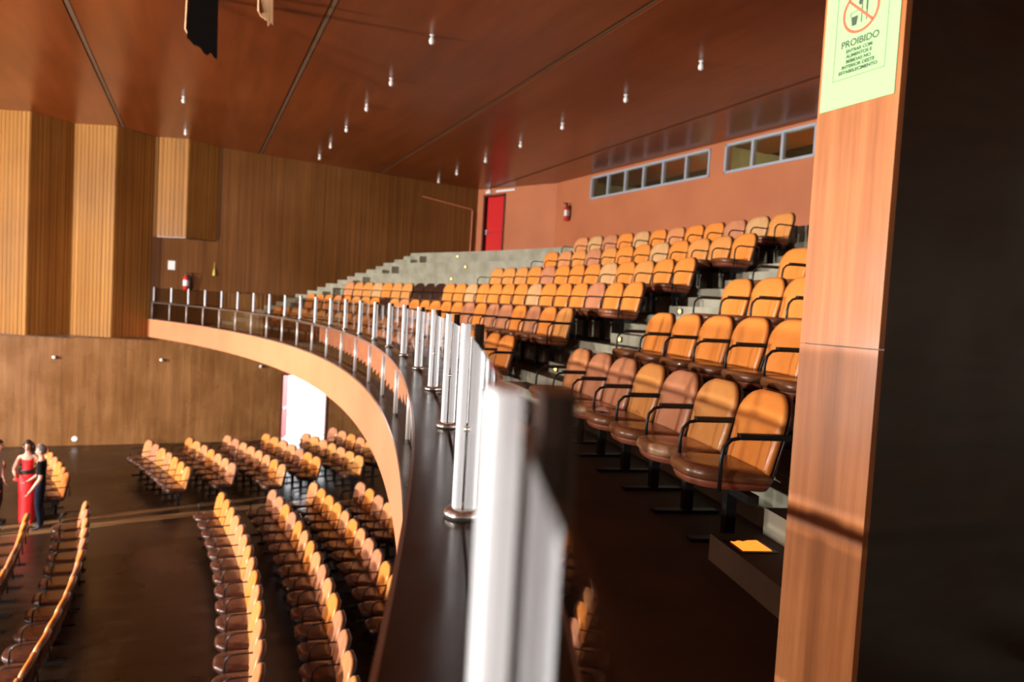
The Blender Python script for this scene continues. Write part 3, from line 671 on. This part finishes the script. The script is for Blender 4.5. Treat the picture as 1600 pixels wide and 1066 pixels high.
def person(loc, rz, label, H, arms, mats, choose, stance=.09, long_hair=None, hair='hair_brown', female=False, headturn=0.):
    """facing local +Y; arms: for each side (+x left, -x right) elbow and wrist positions (for height 1.75)"""
    s = H / 1.75
    t = tag(empty('person', loc, rz), label, 'person')
    t.scale = (s, s, s)
    sh = .155 if female else .185
    J = [((0, 0, .98), (.15, .11)), ((0, .0, 1.13), (.125 if female else .14, .095)), ((0, -.01, 1.30), (.14 if female else .165, .11)), ((0, -.015, 1.42), (.11, .08)), ((0, -.01, 1.50), (.052, .055)),
         ((0, .005, 1.56), (.058, .066)), ((0, .012, 1.63), (.074, .092)), ((0, .0, 1.70), (.068, .085)), ((0, -.005, 1.745), (.03, .04))]
    E = [(0, 1), (1, 2), (2, 3), (3, 4), (4, 5), (5, 6), (6, 7), (7, 8)]
    n = len(J); J.append(((0, .118, 1.625), (.014, .016))); E.append((6, n))           # nose
    for sx in (1, -1):
        n = len(J)
        hx = sx * stance
        J += [((hx, 0, .88), (.095, .10)), ((hx * 1.05, .025, .50), (.062, .065)), ((hx * 1.1, -.015, .28), (.055, .058)), ((hx * 1.1, -.02, .085), (.038, .042)), ((hx * 1.2, .05, .04), (.040, .035)), ((hx * 1.3, .15, .03), (.035, .025))]
        E += [(0, n), (n, n + 1), (n + 1, n + 2), (n + 2, n + 3), (n + 3, n + 4), (n + 4, n + 5)]
        el, wr = arms[0 if sx > 0 else 1]
        n = len(J); el, wr = Vector(el), Vector(wr); d = (wr - el).normalized(); side = d.cross(Vector((0, 1, 0)))
        side = side.normalized() if side.length > .1 else Vector((1, 0, 0))
        palm = wr + d * .07
        J += [((sx * sh, -.015, 1.41), (.058, .058)), (tuple(el), (.042, .042)), (tuple((el + wr) / 2), (.038, .038)), (tuple(wr), (.026, .03)), (tuple(palm), (.035, .022))]
        E += [(3, n), (n, n + 1), (n + 1, n + 2), (n + 2, n + 3), (n + 3, n + 4)]
        curl = side.cross(d)
        for q, ln in ((-.027, .07), (-.009, .085), (.009, .08), (.027, .062)):
            m_ = len(J); base = palm + d * .03 + side * q
            J += [(tuple(base + d * ln * .5 + curl * .006), (.009, .009)), (tuple(base + d * ln + curl * .03), (.007, .007))]; E += [(n + 4, m_), (m_, m_ + 1)]
        m_ = len(J); J += [(tuple(wr + d * .06 + side * .045 + curl * .01), (.010, .010)), (tuple(wr + d * .10 + side * .055 + curl * .03), (.008, .008))]; E += [(n + 4, m_), (m_, m_ + 1)]
    body = skinned('body', J, E, 0, mats, choose, t)
    # hair cap, eyes, mouth, ears
    V = []; F = []; nu, nv = 16, 9
    for iv in range(nv):
        ph = R_(90 - 125 * iv / (nv - 1))
        for iu in range(nu):
            th = 2 * math.pi * iu / nu; front = math.sin(th) > .25
            ph2 = max(ph, R_(22)) if front else ph
            rr = 1.07
            V.append(Vector((.083 * rr * math.cos(ph2) * math.cos(th), .103 * rr * math.cos(ph2) * math.sin(th) + .004, 1.655 + .118 * rr * math.sin(ph2))))
    for iv in range(nv - 1):
        for iu in range(nu): F.append((iv * nu + iu, iv * nu + (iu + 1) % nu, (iv + 1) * nu + (iu + 1) % nu, (iv + 1) * nu + iu))
    link('hair', V, F, hair, t, True)
    if long_hair: link('long_hair', *merge([tube([(sx * .05, -.06, 1.70), (sx * .075, -.065, 1.60), (sx * .085, -.05, 1.48), (sx * .07, -.06, long_hair)], [.04, .05, .05, .015], 8) for sx in (-1, 1)] + [tube([(0, -.08, 1.70), (0, -.105, 1.55), (0, -.12, long_hair)], [.05, .07, .03], 8)]), hair, t, True)
    for sx in (-1, 1):
        link('eye', *lathe([(.004, -.006), (.010, -.003), (.010, .003), (.004, .006)], 8, (sx * .031, .096, 1.645)), 'eye_dark', t)
        link('ear', *lathe([(.006, -.03), (.016, -.015), (.018, .012), (.008, .03)], 8, (sx * .082, -.005, 1.63)), 'skin', t)
    link('mouth', bx(-.022, .022, .088, .098, 1.573, 1.582), BOXF, 'red_door_dark', t)
    return t
def floor_at(u, v): return Vector((u, v, 0))
# man in black: seen from behind and to the side, looking left
def ch_man(c):
    if c.z < .09: return 3
    if c.z < 1.0 and abs(c.x) < .26 and not (abs(c.x) > .19 and c.z > .78): return 2
    if c.z > 1.455: return 0
    if abs(c.x) > .225 and c.z < 1.20: return 0
    if c.y > .13 and c.z < 1.2: return 0
    return 1
person((-9.20, 14.05, 0), R_(112), 'man in a black T-shirt and dark jeans standing in the stalls aisle', 1.68,
       (((.27, .02, 1.14), (.24, .22, 1.0)), ((-.26, -.05, 1.13), (-.27, .10, .90))), ['skin', 'shirt_black', 'jeans_navy', 'shoe'], ch_man, hair='hair_grey')
def ch_wom(c):
    if c.z > 1.36 or (abs(c.x) > .165 and c.z < 1.42 and c.z > .7): return 0
    return 1
wm = person((-9.70, 14.40, 0), R_(200), 'woman in a long red dress with a black belt standing in the stalls aisle', 1.68,
       (((.24, .03, 1.15), (.16, .20, 1.05)), ((-.25, .02, 1.15), (-.30, .10, .95))), ['skin', 'dress_red'], ch_wom, .07, 1.30, female=True)
dp = []
prof = [(.135, .10, 1.10), (.168, .125, .95), (.165, .13, .70), (.15, .12, .40), (.145, .12, .06)]
V = []; F = []; n = 24
for rx, ry, z in prof:
    for k in range(n):
        t_ = 2 * math.pi * k / n; f = 1 + (.05 * math.sin(9 * t_) * (1.1 - z)); V.append(Vector((rx * f * math.cos(t_), ry * f * math.sin(t_), z)))
for i in range(len(prof) - 1):
    for k in range(n): F.append((i * n + k, i * n + (k + 1) % n, (i + 1) * n + (k + 1) % n, (i + 1) * n + k))
link('dress_skirt', V, F, 'dress_red', wm, True)
link('belt', *merge([([Vector((.143 * math.cos(2 * math.pi * k / 20) * q, .115 * math.sin(2 * math.pi * k / 20) * q, z)) for q, z in ((1, 1.06), (1.04, 1.07), (1.04, 1.14), (1, 1.15)) for k in range(20)], [(i * 20 + k, i * 20 + (k + 1) % 20, (i + 1) * 20 + (k + 1) % 20, (i + 1) * 20 + k) for i in range(3) for k in range(20)])]), 'belt_black', wm)
def ch_3(c):
    if c.z < .09: return 3
    if c.z < .98 and abs(c.x) < .2: return 2
    if c.z > 1.455 or (abs(c.x) > .21 and c.z < 1.15) or (c.y > .14 and c.z < 1.3): return 0
    return 1
person((-10.18, 14.20, 0), R_(-70), 'person in a grey-blue shirt and dark trousers at the left picture edge', 1.70,
       (((.25, .0, 1.14), (.25, .06, .90)), ((-.25, .0, 1.14), (-.25, .06, .90))), ['skin', 'shirt_grey', 'trousers_dark', 'shoe'], ch_3)
